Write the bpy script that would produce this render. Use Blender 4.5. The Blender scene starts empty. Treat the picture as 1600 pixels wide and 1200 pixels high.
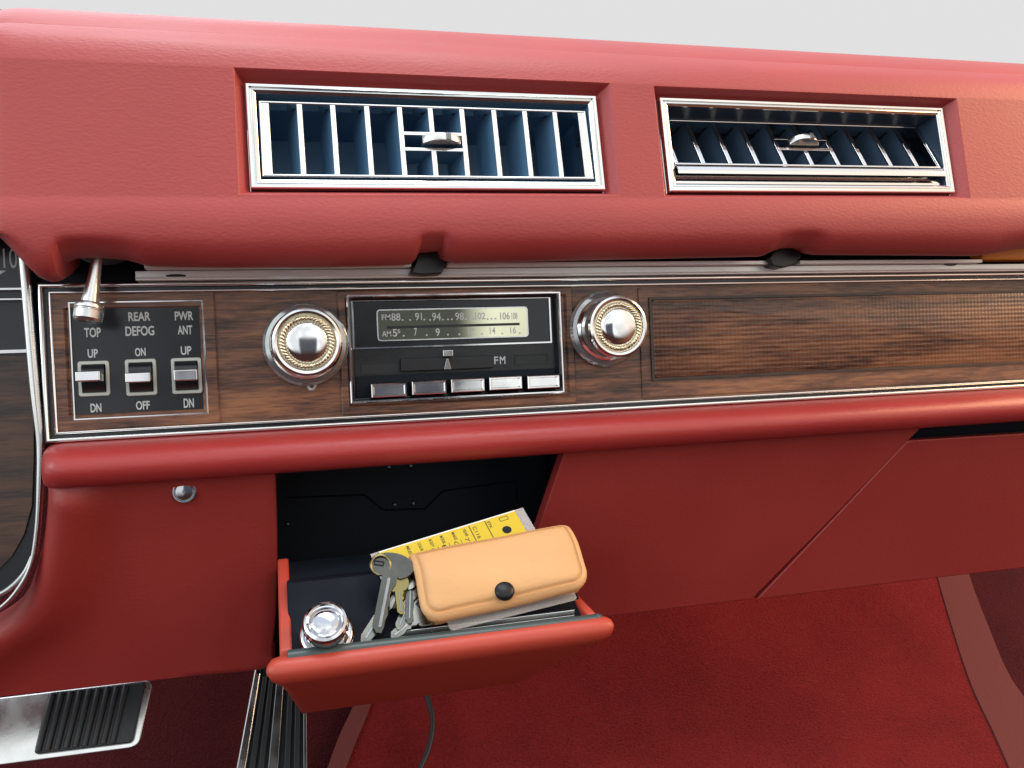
import bpy, bmesh, math, random
from mathutils import Vector, Matrix
random.seed(7)
R = math.radians
SC = bpy.context.scene
COL = SC.collection

# ------------------------------------------------------------------ camera
def cam_axes():
    X = Vector((4750, 220, -1300)).normalized()          # dash axes seen in camera space
    Z = Vector((-.005, 1, 0)); Z = (Z - X*Z.dot(X)).normalized()
    Y = Z.cross(X)
    return Matrix((X, Y, Z))                             # rows: maps camera space to world
CR = cam_axes()
DIST = .66
cam = bpy.data.cameras.new('camera')
camo = bpy.data.objects.new('camera', cam); COL.objects.link(camo)
cam.sensor_width = 36; cam.lens = 36*1300/1600; cam.clip_start = .01; cam.clip_end = 60
camo.matrix_world = Matrix.Translation((0, -DIST, 0)) @ CR.to_4x4()
SC.camera = camo

# ------------------------------------------------------------------ surroundings and lamps
wd = bpy.data.worlds.new('World'); SC.world = wd; wd.use_nodes = True
def world_nodes():
    nt = wd.node_tree; N = nt.nodes; L = nt.links; N.clear()
    out = N.new('ShaderNodeOutputWorld'); bg = N.new('ShaderNodeBackground')
    L.new(bg.outputs[0], out.inputs[0])
    tc = N.new('ShaderNodeTexCoord'); sp = N.new('ShaderNodeSeparateXYZ'); L.new(tc.outputs['Generated'], sp.inputs[0])
    def rng(src, a, b):
        m = N.new('ShaderNodeMapRange'); m.interpolation_type = 'SMOOTHSTEP'
        m.inputs[1].default_value = a; m.inputs[2].default_value = b
        L.new(src, m.inputs[0]); return m.outputs[0]
    def mix(f, a, b):
        m = N.new('ShaderNodeMix'); m.data_type = 'RGBA'
        for s, v in ((m.inputs[0], f), (m.inputs[6], a), (m.inputs[7], b)):
            if hasattr(v, 'links'): L.new(v, s)
            else: s.default_value = v
        return m.outputs[2]
    x, y, z = sp.outputs
    nz = N.new('ShaderNodeTexNoise'); nz.inputs['Scale'].default_value = 2.2; nz.inputs['Detail'].default_value = 3
    L.new(tc.outputs['Generated'], nz.inputs[0])
    blobs = rng(nz.outputs[0], .42, .62)
    back = mix(blobs, (.95, .97, 1.02, 1), (1.65, 1.70, 1.66, 1))      # open sky and dark shapes behind
    def math_(op, a, b):
        q = N.new('ShaderNodeMath'); q.operation = op
        for s_, v_ in zip(q.inputs, (a, b)):
            if hasattr(v_, 'links'): L.new(v_, s_)
            else: s_.default_value = v_
        return q.outputs[0]
    ax = rng(math_('ABSOLUTE', math_('SUBTRACT', x, .05), 0), .20, .15)   # the person standing there
    person = math_('MULTIPLY', ax, rng(z, .17, .10))
    back = mix(person, back, (.10, .105, .125, 1))
    low = mix(rng(z, -.26, -.06), (.060, .030, .026, 1), back)           # seats and floor
    side = mix(rng(x, .2, .8), low, mix(rng(z, -.15, .1), (.30, .12, .06, 1), (1.25, 1.0, .80, 1)))
    front = mix(rng(z, -.45, -.05), (.08, .03, .03, 1), (.753, .753, .753, 1))
    hem = mix(rng(y, -.10, .12), side, front)
    up = mix(rng(z, .62, .9), hem, (.95, 1.04, 1.2, 1))
    L.new(up, bg.inputs[0]); bg.inputs[1].default_value = 1.0
world_nodes()

def area(name, loc, target, size, power, col):
    l = bpy.data.lights.new(name, 'AREA'); l.shape = 'RECTANGLE'; l.size, l.size_y = size
    l.energy = power; l.color = col
    o = bpy.data.objects.new(name, l); COL.objects.link(o); o.location = loc
    o.rotation_euler = (Vector(target) - Vector(loc)).to_track_quat('-Z', 'Y').to_euler()
    return o
area('overhead_daylight', (.1, -.22, 1.7), (.25, -.05, 0), (1.6, .7), 21, (.96, .98, 1.0))
area('window_daylight', (2.2, -.5, 1.0), (.45, 0, .1), (1.0, .9), 34, (1, .60, .32))
area('windshield_daylight', (-.5, 1.2, 1.5), (.2, 0, .2), (1.6, .6), 8, (.86, .92, 1.0))

area('side_window_daylight', (-1.7, -.75, .75), (-.05, 0, .0), (.9, .8), 9, (.90, .93, 1.0))

SC.view_settings.view_transform = 'Standard'; SC.view_settings.look = 'None'
SC.view_settings.exposure = 0.0; SC.view_settings.gamma = 1.0
SC.view_settings.use_curve_mapping = False

# ------------------------------------------------------------------ helpers
def U(u, v, Y):
    """point of the dash space at depth Y seen at photograph pixel u, v"""
    d = CR @ Vector((u-800, 600-v, -1300)); t = (Y+DIST)/d.y
    return Vector((d.x*t, Y, d.z*t))
def UP(u, v, p0, n):
    d = CR @ Vector((u-800, 600-v, -1300)); c = Vector((0, -DIST, 0))
    t = (p0-c).dot(n)/d.dot(n); return c + d*t

MW = {}
def wm(o): return MW.get(o.name, Matrix.Identity(4)) if o else Matrix.Identity(4)
def thing(name, label, cat, loc=(0, 0, 0), mat=None, group=None):
    o = bpy.data.objects.new(name, None); COL.objects.link(o)
    o.empty_display_size = .02
    m = Matrix.Translation(loc) if mat is None else mat
    o.matrix_world = m; MW[o.name] = m.copy()
    o['label'] = label; o['category'] = cat
    if group: o['group'] = group
    return o
def obj(name, bm, mat, parent=None, local=False, smooth=38, bevel=0, seg=2, label=None, normals=True):
    """link the bmesh as ONE mesh; coordinates are dash space unless local"""
    root = parent
    if normals: bmesh.ops.recalc_face_normals(bm, faces=bm.faces)
    if parent and not local: bm.transform(wm(parent).inverted())
    me = bpy.data.meshes.new(name); bm.to_mesh(me); bm.free()
    o = bpy.data.objects.new(name, me); COL.objects.link(o)
    for m in (mat if isinstance(mat, (list, tuple)) else [mat]): me.materials.append(m)
    if parent: o.parent = parent; MW[o.name] = wm(parent).copy()
    if smooth:
        me.polygons.foreach_set('use_smooth', [True]*len(me.polygons))
        me.set_sharp_from_angle(angle=R(smooth))
    if bevel:
        b = o.modifiers.new('bevel', 'BEVEL'); b.width = bevel; b.segments = seg
        b.limit_method = 'ANGLE'; b.angle_limit = R(30); b.harden_normals = True
    if label: o['label'] = label
    return o
def tag(o, label, cat, group=None):
    o['label'] = label; o['category'] = cat
    if group: o['group'] = group
    return o
def BM(): return bmesh.new()
def quads(bm, rows, closed=False):
    for a, b in zip(rows[:-1], rows[1:]):
        n = len(a)
        for i in range(n if closed else n-1):
            j = (i+1) % n
            try: bm.faces.new((a[i], a[j], b[j], b[i]))
            except ValueError: pass
def box(bm, x0, x1, y0, y1, z0, z1):
    v = [bm.verts.new(c) for c in ((x0,y0,z0),(x1,y0,z0),(x1,y1,z0),(x0,y1,z0),(x0,y0,z1),(x1,y0,z1),(x1,y1,z1),(x0,y1,z1))]
    for f in ((0,3,2,1),(4,5,6,7),(0,1,5,4),(1,2,6,5),(2,3,7,6),(3,0,4,7)): bm.faces.new([v[i] for i in f])
    return v
def prism(bm, pts, y0, y1):
    """polygon in x,z drawn out from y0 to y1; y may be given per point"""
    a = [bm.verts.new((p[0], y0(p) if callable(y0) else y0, p[1])) for p in pts]
    b = [bm.verts.new((p[0], y1(p) if callable(y1) else y1, p[1])) for p in pts]
    bm.faces.new(a); bm.faces.new(b[::-1]); quads(bm, [a, b], True)
def rings(bm, x0, x1, z0, z1, prof, cap=False):
    """mitred rectangular frame; prof = list of (inset, y)"""
    rs = []
    for i, y in prof:
        rs.append([bm.verts.new(c) for c in ((x0+i, y, z0+i), (x1-i, y, z0+i), (x1-i, y, z1-i), (x0+i, y, z1-i))])
    quads(bm, rs, True)
    if cap: bm.faces.new(rs[-1])
def rrect(x0, x1, z0, z1, r, n=6):
    rr = r if isinstance(r, (list, tuple)) else [r]*4     # corners bl, br, tr, tl
    out = []
    for (cx, cz, a0, q) in ((x0, z0, 180, 0), (x1, z0, 270, 1), (x1, z1, 0, 2), (x0, z1, 90, 3)):
        q_ = max(rr[q], 1e-5)
        ox = cx + (q_ if q in (0, 3) else -q_); oz = cz + (q_ if q in (0, 1) else -q_)
        for k in range(n+1):
            a = R(a0 + 90*k/n); out.append((ox + q_*math.cos(a), oz + q_*math.sin(a)))
    return out
def rrings(bm, x0, x1, z0, z1, r, prof, cap=True, n=6, back=False, sub=0):
    rs = []
    for i, y in prof:
        rad = [max(q-i, .0004) for q in (r if isinstance(r, (list, tuple)) else [r]*4)]
        P = rrect(x0+i, x1-i, z0+i, z1-i, rad, n)
        if sub:                                             # extra points along the straight sides
            Q = []
            for c in range(4):
                Q += P[c*(n+1):(c+1)*(n+1)]; a, b = P[(c+1)*(n+1)-1], P[((c+1)*(n+1)) % len(P)]
                Q += [(a[0]+(b[0]-a[0])*k/(sub+1), a[1]+(b[1]-a[1])*k/(sub+1)) for k in range(1, sub+1)]
            P = Q
        rs.append([bm.verts.new((p[0], y, p[1])) for p in P])
    quads(bm, rs, True)
    if cap: bm.faces.new(rs[-1])
    if back: bm.faces.new(rs[0][::-1])
def lathe(bm, c, prof, n=64, axis=None, cap=True, wob=None):
    """prof = (radius, out) pairs; out runs toward the viewer (-y)"""
    rs = []
    for k, (r, h) in enumerate(prof):
        ring = []
        for i in range(n):
            a = 2*math.pi*i/n; rr = r + (wob(k, i) if wob else 0)
            ring.append(bm.verts.new((c[0]+rr*math.cos(a), c[1]-h, c[2]+rr*math.sin(a))))
        rs.append(ring)
    quads(bm, rs, True)
    if cap: bm.faces.new(rs[-1])
def tube(bm, pts, r, n=10, caps=True):
    pts = [Vector(p) for p in pts]; rs = []
    rad = r if isinstance(r, (list, tuple)) else [r]*len(pts)
    up = Vector((0.31, .2, .93))
    for i, p in enumerate(pts):
        t = (pts[min(i+1, len(pts)-1)] - pts[max(i-1, 0)]).normalized()
        a = t.cross(up).normalized(); b = t.cross(a)
        rs.append([bm.verts.new(p + (a*math.cos(2*math.pi*k/n) + b*math.sin(2*math.pi*k/n))*rad[i]) for k in range(n)])
    quads(bm, rs, True)
    if caps: bm.faces.new(rs[0]); bm.faces.new(rs[-1])
def spline(pts, n=6):
    P = [Vector(p) for p in pts]; out = []
    for i in range(len(P)-1):
        a, b, c, d = P[max(i-1, 0)], P[i], P[i+1], P[min(i+2, len(P)-1)]
        for k in range(n):
            t = k/n
            out.append(.5*((2*b) + (c-a)*t + (2*a-5*b+4*c-d)*t*t + (3*b-a-3*c+d)*t**3))
    out.append(P[-1]); return out
def interp(x, pts):
    if x <= pts[0][0]: return pts[0][1]
    for (a, b), (c, d) in zip(pts[:-1], pts[1:]):
        if x <= c: return b + (d-b)*(x-a)/(c-a)
    return pts[-1][1]
_dg = None
def add_text(bm, s, x0, x1, z0, z1, y, rot=0, thick=.00012, bold=0.0):
    """letters fitted into the rectangle x0..x1, z0..z1 on the plane y, facing the viewer"""
    cu = bpy.data.curves.new('letters', 'FONT'); cu.body = s; cu.extrude = .02; cu.offset = bold
    o = bpy.data.objects.new('letters', cu); COL.objects.link(o)
    dg = bpy.context.evaluated_depsgraph_get(); dg.update()
    me = bpy.data.meshes.new_from_object(o.evaluated_get(dg))
    vs = [v.co.copy() for v in me.vertices]
    bx0, bx1 = min(v.x for v in vs), max(v.x for v in vs); by0, by1 = min(v.y for v in vs), max(v.y for v in vs)
    w, h = (x1-x0), (z1-z0)
    if rot: w, h = h, w
    cx, cz = (x0+x1)/2, (z0+z1)/2
    for v in me.vertices:
        a = ((v.co.x-bx0)/(bx1-bx0)-.5)*w; b = ((v.co.y-by0)/(by1-by0)-.5)*h
        if rot == 90: a, b = -b, a
        if rot == -90: a, b = b, -a
        yy = y - thick if v.co.z > 0 else y
        v.co = (cx+a, yy, cz+b)
    bm.from_mesh(me)
    bpy.data.objects.remove(o); bpy.data.curves.remove(cu); bpy.data.meshes.remove(me)
def px_text(bm, s, u0, v0, u1, v1, y, **k):
    a = U(u0, (v0+v1)/2, y); b = U(u1, (v0+v1)/2, y); c = U((u0+u1)/2, v0, y); d = U((u0+u1)/2, v1, y)
    add_text(bm, s, a.x, b.x, d.z, c.z, y, **k)

# ------------------------------------------------------------------ materials
def new_mat(name):
    m = bpy.data.materials.new(name); m.use_nodes = True
    nt = m.node_tree; return m, nt, nt.nodes['Principled BSDF']
def plain(name, col, rough=.5, metal=0, spec=.5, coat=0, bump=None, vary=0, aniso=0):
    m, nt, p = new_mat(name); N = nt.nodes; L = nt.links
    p.inputs['Base Color'].default_value = (*col, 1); p.inputs['Roughness'].default_value = rough
    p.inputs['Metallic'].default_value = metal; p.inputs['Specular IOR Level'].default_value = spec
    p.inputs['Coat Weight'].default_value = coat
    tc = N.new('ShaderNodeTexCoord')
    if vary:
        n = N.new('ShaderNodeTexNoise'); n.inputs['Scale'].default_value = 45; n.inputs['Detail'].default_value = 5
        L.new(tc.outputs['Object'], n.inputs[0])
        mr = N.new('ShaderNodeMapRange'); mr.inputs[1].default_value = .3; mr.inputs[2].default_value = .7
        mr.inputs[3].default_value = max(rough-vary, .02); mr.inputs[4].default_value = rough+vary
        L.new(n.outputs[0], mr.inputs[0]); L.new(mr.outputs[0], p.inputs['Roughness'])
    if bump:
        sc, st, dist = bump
        n = N.new('ShaderNodeTexNoise'); n.inputs['Scale'].default_value = sc; n.inputs['Detail'].default_value = 4
        L.new(tc.outputs['Object'], n.inputs[0])
        b = N.new('ShaderNodeBump'); b.inputs['Strength'].default_value = st; b.inputs['Distance'].default_value = dist
        L.new(n.outputs[0], b.inputs['Height']); L.new(b.outputs[0], p.inputs['Normal'])
    return m
def vinyl(name, col, rough=.42, grain=.55, dist=.0006, spec=.5, scale=330, sheen=0, dust=0):
    m, nt, p = new_mat(name); N = nt.nodes; L = nt.links
    tc = N.new('ShaderNodeTexCoord')
    mp = N.new('ShaderNodeMapping'); mp.inputs['Scale'].default_value = (.55, 1, 1); L.new(tc.outputs['Object'], mp.inputs[0])
    big = N.new('ShaderNodeTexNoise'); big.inputs['Scale'].default_value = 9; big.inputs['Detail'].default_value = 4
    L.new(tc.outputs['Object'], big.inputs[0])
    mx = N.new('ShaderNodeMix'); mx.data_type = 'RGBA'
    mx.inputs[6].default_value = (col[0]*.86, col[1]*.84, col[2]*.86, 1); mx.inputs[7].default_value = (min(col[0]*1.12, 1), col[1]*1.25, col[2]*1.25, 1)
    L.new(big.outputs[0], mx.inputs[0]); last = mx.outputs[2]
    if dust:                                              # stray specks of dust and lint
        dn = N.new('ShaderNodeTexVoronoi'); dn.inputs['Scale'].default_value = 95; L.new(tc.outputs['Object'], dn.inputs['Vector'])
        md = N.new('ShaderNodeMapRange'); md.inputs[1].default_value = .075; md.inputs[2].default_value = .045; L.new(dn.outputs['Distance'], md.inputs[0])
        sc_ = N.new('ShaderNodeSeparateColor'); L.new(dn.outputs['Color'], sc_.inputs[0])
        th = N.new('ShaderNodeMath'); th.operation = 'GREATER_THAN'; th.inputs[1].default_value = .86; L.new(sc_.outputs[0], th.inputs[0])
        ml = N.new('ShaderNodeMath'); ml.operation = 'MULTIPLY'; L.new(md.outputs[0], ml.inputs[0]); L.new(th.outputs[0], ml.inputs[1])
        m2 = N.new('ShaderNodeMix'); m2.data_type = 'RGBA'; m2.inputs[7].default_value = (.62, .42, .40, 1)
        L.new(ml.outputs[0], m2.inputs[0]); L.new(last, m2.inputs[6]); last = m2.outputs[2]
    L.new(last, p.inputs['Base Color'])
    vo = N.new('ShaderNodeTexVoronoi'); vo.feature = 'SMOOTH_F1'; vo.inputs['Scale'].default_value = scale; L.new(mp.outputs[0], vo.inputs['Vector'])
    ns = N.new('ShaderNodeTexNoise'); ns.inputs['Scale'].default_value = scale*.7; ns.inputs['Detail'].default_value = 6; L.new(mp.outputs[0], ns.inputs[0])
    ad = N.new('ShaderNodeMath'); ad.operation = 'ADD'; L.new(vo.outputs[0], ad.inputs[0]); L.new(ns.outputs[0], ad.inputs[1])
    b = N.new('ShaderNodeBump'); b.inputs['Strength'].default_value = grain; b.inputs['Distance'].default_value = dist
    L.new(ad.outputs[0], b.inputs['Height']); L.new(b.outputs[0], p.inputs['Normal'])
    mr = N.new('ShaderNodeMapRange'); mr.inputs[3].default_value = rough-.07; mr.inputs[4].default_value = rough+.10
    L.new(big.outputs[0], mr.inputs[0]); L.new(mr.outputs[0], p.inputs['Roughness'])
    p.inputs['Specular IOR Level'].default_value = spec
    p.inputs['Sheen Weight'].default_value = sheen; p.inputs['Sheen Roughness'].default_value = .4; p.inputs['Sheen Tint'].default_value = (.85, .88, 1, 1)
    return m
def wood(name, dark, mid, light, knurl=0, rough=.38):
    m, nt, p = new_mat(name); N = nt.nodes; L = nt.links
    tc = N.new('ShaderNodeTexCoord'); geo = N.new('ShaderNodeNewGeometry')
    def noise(scale, detail, rot=0):
        mp = N.new('ShaderNodeMapping'); mp.inputs['Scale'].default_value = scale
        mp.inputs['Rotation'].default_value = (0, R(rot), 0)
        L.new(geo.outputs['Position'], mp.inputs[0])
        n = N.new('ShaderNodeTexNoise'); n.inputs['Scale'].default_value = 1; n.inputs['Detail'].default_value = detail
        n.inputs['Roughness'].default_value = .62; n.inputs['Distortion'].default_value = .5
        L.new(mp.outputs[0], n.inputs[0]); return n.outputs[0]
    n1 = noise((9, 30, 85), 6, 1.2); n2 = noise((45, 200, 560), 5, .6); n3 = noise((2.4, 8, 17), 2, -2)
    def math2(op, a, b):
        q = N.new('ShaderNodeMath'); q.operation = op
        for s, v in zip(q.inputs, (a, b)):
            if hasattr(v, 'links'): L.new(v, s)
            else: s.default_value = v
        return q.outputs[0]
    s = math2('ADD', math2('MULTIPLY', n1, .50), math2('ADD', math2('MULTIPLY', n2, .38), math2('MULTIPLY', n3, .30)))
    cr = N.new('ShaderNodeValToRGB'); e = cr.color_ramp.elements
    e[0].position = .49; e[0].color = (*dark, 1); e[1].position = .70; e[1].color = (*light, 1)
    k = e.new(.585); k.color = (*mid, 1)
    L.new(s, cr.inputs[0]); L.new(cr.outputs[0], p.inputs['Base Color'])
    p.inputs['Roughness'].default_value = rough; p.inputs['Coat Weight'].default_value = .25; p.inputs['Coat Roughness'].default_value = .25
    b = N.new('ShaderNodeBump'); b.inputs['Strength'].default_value = .35; b.inputs['Distance'].default_value = .0004
    h = s
    if knurl:                                             # pressed diamond weave of the speaker grille
        sp = N.new('ShaderNodeSeparateXYZ'); L.new(geo.outputs['Position'], sp.inputs[0])
        k_ = 2*math.pi/knurl
        a_ = math2('SINE', math2('MULTIPLY', math2('ADD', sp.outputs[0], math2('MULTIPLY', sp.outputs[2], 1.0)), k_*.5), 0)
        b_ = math2('SINE', math2('MULTIPLY', math2('SUBTRACT', sp.outputs[0], math2('MULTIPLY', sp.outputs[2], 1.0)), k_*.5), 0)
        h = math2('ADD', math2('MULTIPLY', math2('MULTIPLY', a_, b_), 1.0), math2('MULTIPLY', s, .3))
        b.inputs['Strength'].default_value = .42; b.inputs['Distance'].default_value = .0007
    L.new(h, b.inputs['Height']); L.new(b.outputs[0], p.inputs['Normal'])
    return m
def carpet(name, c0, c1):
    m, nt, p = new_mat(name); N = nt.nodes; L = nt.links
    tc = N.new('ShaderNodeTexCoord')
    n = N.new('ShaderNodeTexNoise'); n.inputs['Scale'].default_value = 7; n.inputs['Detail'].default_value = 9; n.inputs['Roughness'].default_value = .62
    f = N.new('ShaderNodeTexNoise'); f.inputs['Scale'].default_value = 420; f.inputs['Detail'].default_value = 3
    L.new(tc.outputs['Object'], n.inputs[0]); L.new(tc.outputs['Object'], f.inputs[0])
    ad = N.new('ShaderNodeMath'); ad.operation = 'MULTIPLY_ADD'; L.new(f.outputs[0], ad.inputs[0]); ad.inputs[1].default_value = 1.1; L.new(n.outputs[0], ad.inputs[2])
    mr = N.new('ShaderNodeMapRange'); mr.inputs[1].default_value = .65; mr.inputs[2].default_value = 1.45; L.new(ad.outputs[0], mr.inputs[0])
    mx = N.new('ShaderNodeMix'); mx.data_type = 'RGBA'; mx.inputs[6].default_value = (*c0, 1); mx.inputs[7].default_value = (*c1, 1)
    L.new(mr.outputs[0], mx.inputs[0]); L.new(mx.outputs[2], p.inputs['Base Color'])
    p.inputs['Roughness'].default_value = .95; p.inputs['Specular IOR Level'].default_value = .1
    p.inputs['Sheen Weight'].default_value = .15; p.inputs['Sheen Tint'].default_value = (.9, .3, .3, 1)
    b = N.new('ShaderNodeBump'); b.inputs['Strength'].default_value = .8; b.inputs['Distance'].default_value = .004
    L.new(f.outputs[0], b.inputs['Height']); L.new(b.outputs[0], p.inputs['Normal'])
    return m
M = {}
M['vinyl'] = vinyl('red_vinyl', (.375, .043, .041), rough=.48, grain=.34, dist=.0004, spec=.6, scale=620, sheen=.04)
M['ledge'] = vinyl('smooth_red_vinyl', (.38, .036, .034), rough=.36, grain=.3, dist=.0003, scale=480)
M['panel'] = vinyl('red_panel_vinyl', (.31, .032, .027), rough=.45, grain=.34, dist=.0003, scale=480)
M['drawer'] = vinyl('red_moulded_plastic', (.43, .050, .028), rough=.43, grain=.12, dist=.0003)
M['painted_sunlit'] = vinyl('red_vinyl_painted_sunlit', (.85, .28, .03), rough=.45, grain=.2)  # red vinyl with sunlight painted into its base colour as orange
M['wood'] = wood('walnut_veneer', (.034, .018, .013), (.155, .068, .038), (.33, .145, .066))
M['wood_dark'] = wood('dark_walnut_veneer', (.012, .008, .007), (.04, .022, .015), (.09, .042, .022))
M['weave'] = wood('woven_walnut_grille', (.034, .018, .013), (.155, .068, .038), (.31, .136, .062), knurl=.0040)
M['chrome'] = plain('chrome', (.82, .83, .82), .11, 1, vary=.07)
M['brushed'] = plain('satin_metal', (.72, .74, .73), .26, 1, vary=.08, bump=(240, .12, .0003))
M['rail'] = plain('bright_anodised_rail', (.88, .90, .88), .36, .35, vary=.03)
M['snap'] = plain('black_enamel_snap', (.006, .007, .009), .38, spec=.3)
M['lighter'] = plain('worn_lighter_chrome', (.60, .61, .63), .10, 1, vary=.06)
M['gold'] = plain('gold_plate', (.80, .73, .55), .25, 1)
M['black'] = plain('black_plastic', (.012, .014, .017), .32, vary=.08)
M['gloss'] = plain('glossy_black', (.014, .018, .022), .2, vary=.03)
M['void'] = plain('dark_lining', (.004, .009, .016), .6, spec=.25)
M['liner'] = plain('dark_tray_lining', (.005, .007, .013), .6, spec=.12, vary=.08)
M['vane'] = plain('black_plastic_painted_blue_reflection', (.095, .215, .36), .36)  # black vent plastic, its blue reflections painted into the base colour
M['vane_dark'] = plain('black_plastic_painted_dim_reflection', (.034, .062, .105), .40)  # same black plastic for the right vent, dimmer blue reflection painted in
M['ink'] = plain('white_print', (.58, .63, .64), .5)
M['ink_dark'] = plain('dark_print', (.03, .03, .02), .6)
M['dial'] = plain('dial_glass', (.70, .70, .50), .035, 1)
M['switch_trim'] = plain('pale_switch_frame', (.55, .60, .56), .35, .2)
M['clear'] = plain('smoked_clear_rim', (.42, .45, .46), .10, .75)
M['rubber'] = plain('black_rubber', (.016, .020, .023), .45, bump=(300, .2, .0004))
M['seal'] = plain('grey_rubber_seal', (.045, .065, .064), .36)
M['tan'] = vinyl('tan_leather', (.62, .340, .150), rough=.60, grain=.4, dist=.0003, scale=420, spec=.35)
M['tan_edge'] = plain('worn_leather_edge', (.62, .30, .11), .55)
M['yellow'] = plain('yellow_card', (.62, .47, .012), .6)
M['white_card'] = plain('white_card', (.82, .80, .74), .5)
M['steel'] = plain('key_steel', (.25, .245, .21), .22, 1, vary=.1)
M['dull'] = plain('dull_steel', (.26, .27, .27), .34, 1, vary=.1)
M['bow'] = plain('darkened_steel', (.11, .11, .095), .24, 1, vary=.1)
M['brass'] = plain('brass', (.28, .235, .10), .28, 1)
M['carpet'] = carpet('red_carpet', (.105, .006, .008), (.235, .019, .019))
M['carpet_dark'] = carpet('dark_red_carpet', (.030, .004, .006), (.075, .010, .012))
M['binding'] = plain('faded_binding', (.15, .046, .043), .95, spec=.05, bump=(260, .6, .002))
def clear_mat():
    m, nt, p = new_mat('clear_plastic')
    p.inputs['Base Color'].default_value = (.75, .72, .70, 1); p.inputs['Roughness'].default_value = .12
    p.inputs['Alpha'].default_value = .28; return m
M['sleeve'] = clear_mat()

# ------------------------------------------------------------------ dashboard
dash = thing('dashboard', 'red padded vinyl dashboard with a walnut strip in chrome edging above a red lower panel', 'dashboard', (.2, 0, -.21))
SH = .012                                                  # the pad rises slightly to the right
def sh(x): return SH*(x-.2)

# vent frames: their plane leans back a little
def vent_matrix(xc, zc): 
    return Matrix.Translation((xc, -.045, zc+sh(xc))) @ Matrix.Rotation(-SH, 4, 'Y') @ Matrix.Rotation(R(-7.2), 4, 'X')
V1 = dict(x0=-.017, x1=.2485, z0=.1405, z1=.2178, ox0=-.0245, ox1=.2585, oz0=.1350, oz1=.2265)
V2 = dict(x0=.3035, x1=.5805, z0=.1397, z1=.2185, ox0=.2955, ox1=.5910, oz0=.1335, oz1=.2255)
for V in (V1, V2):
    V['m'] = vent_matrix((V['x0']+V['x1'])/2, (V['z0']+V['z1'])/2)
    V['w'] = V['x1']-V['x0']; V['h'] = V['z1']-V['z0']

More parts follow.
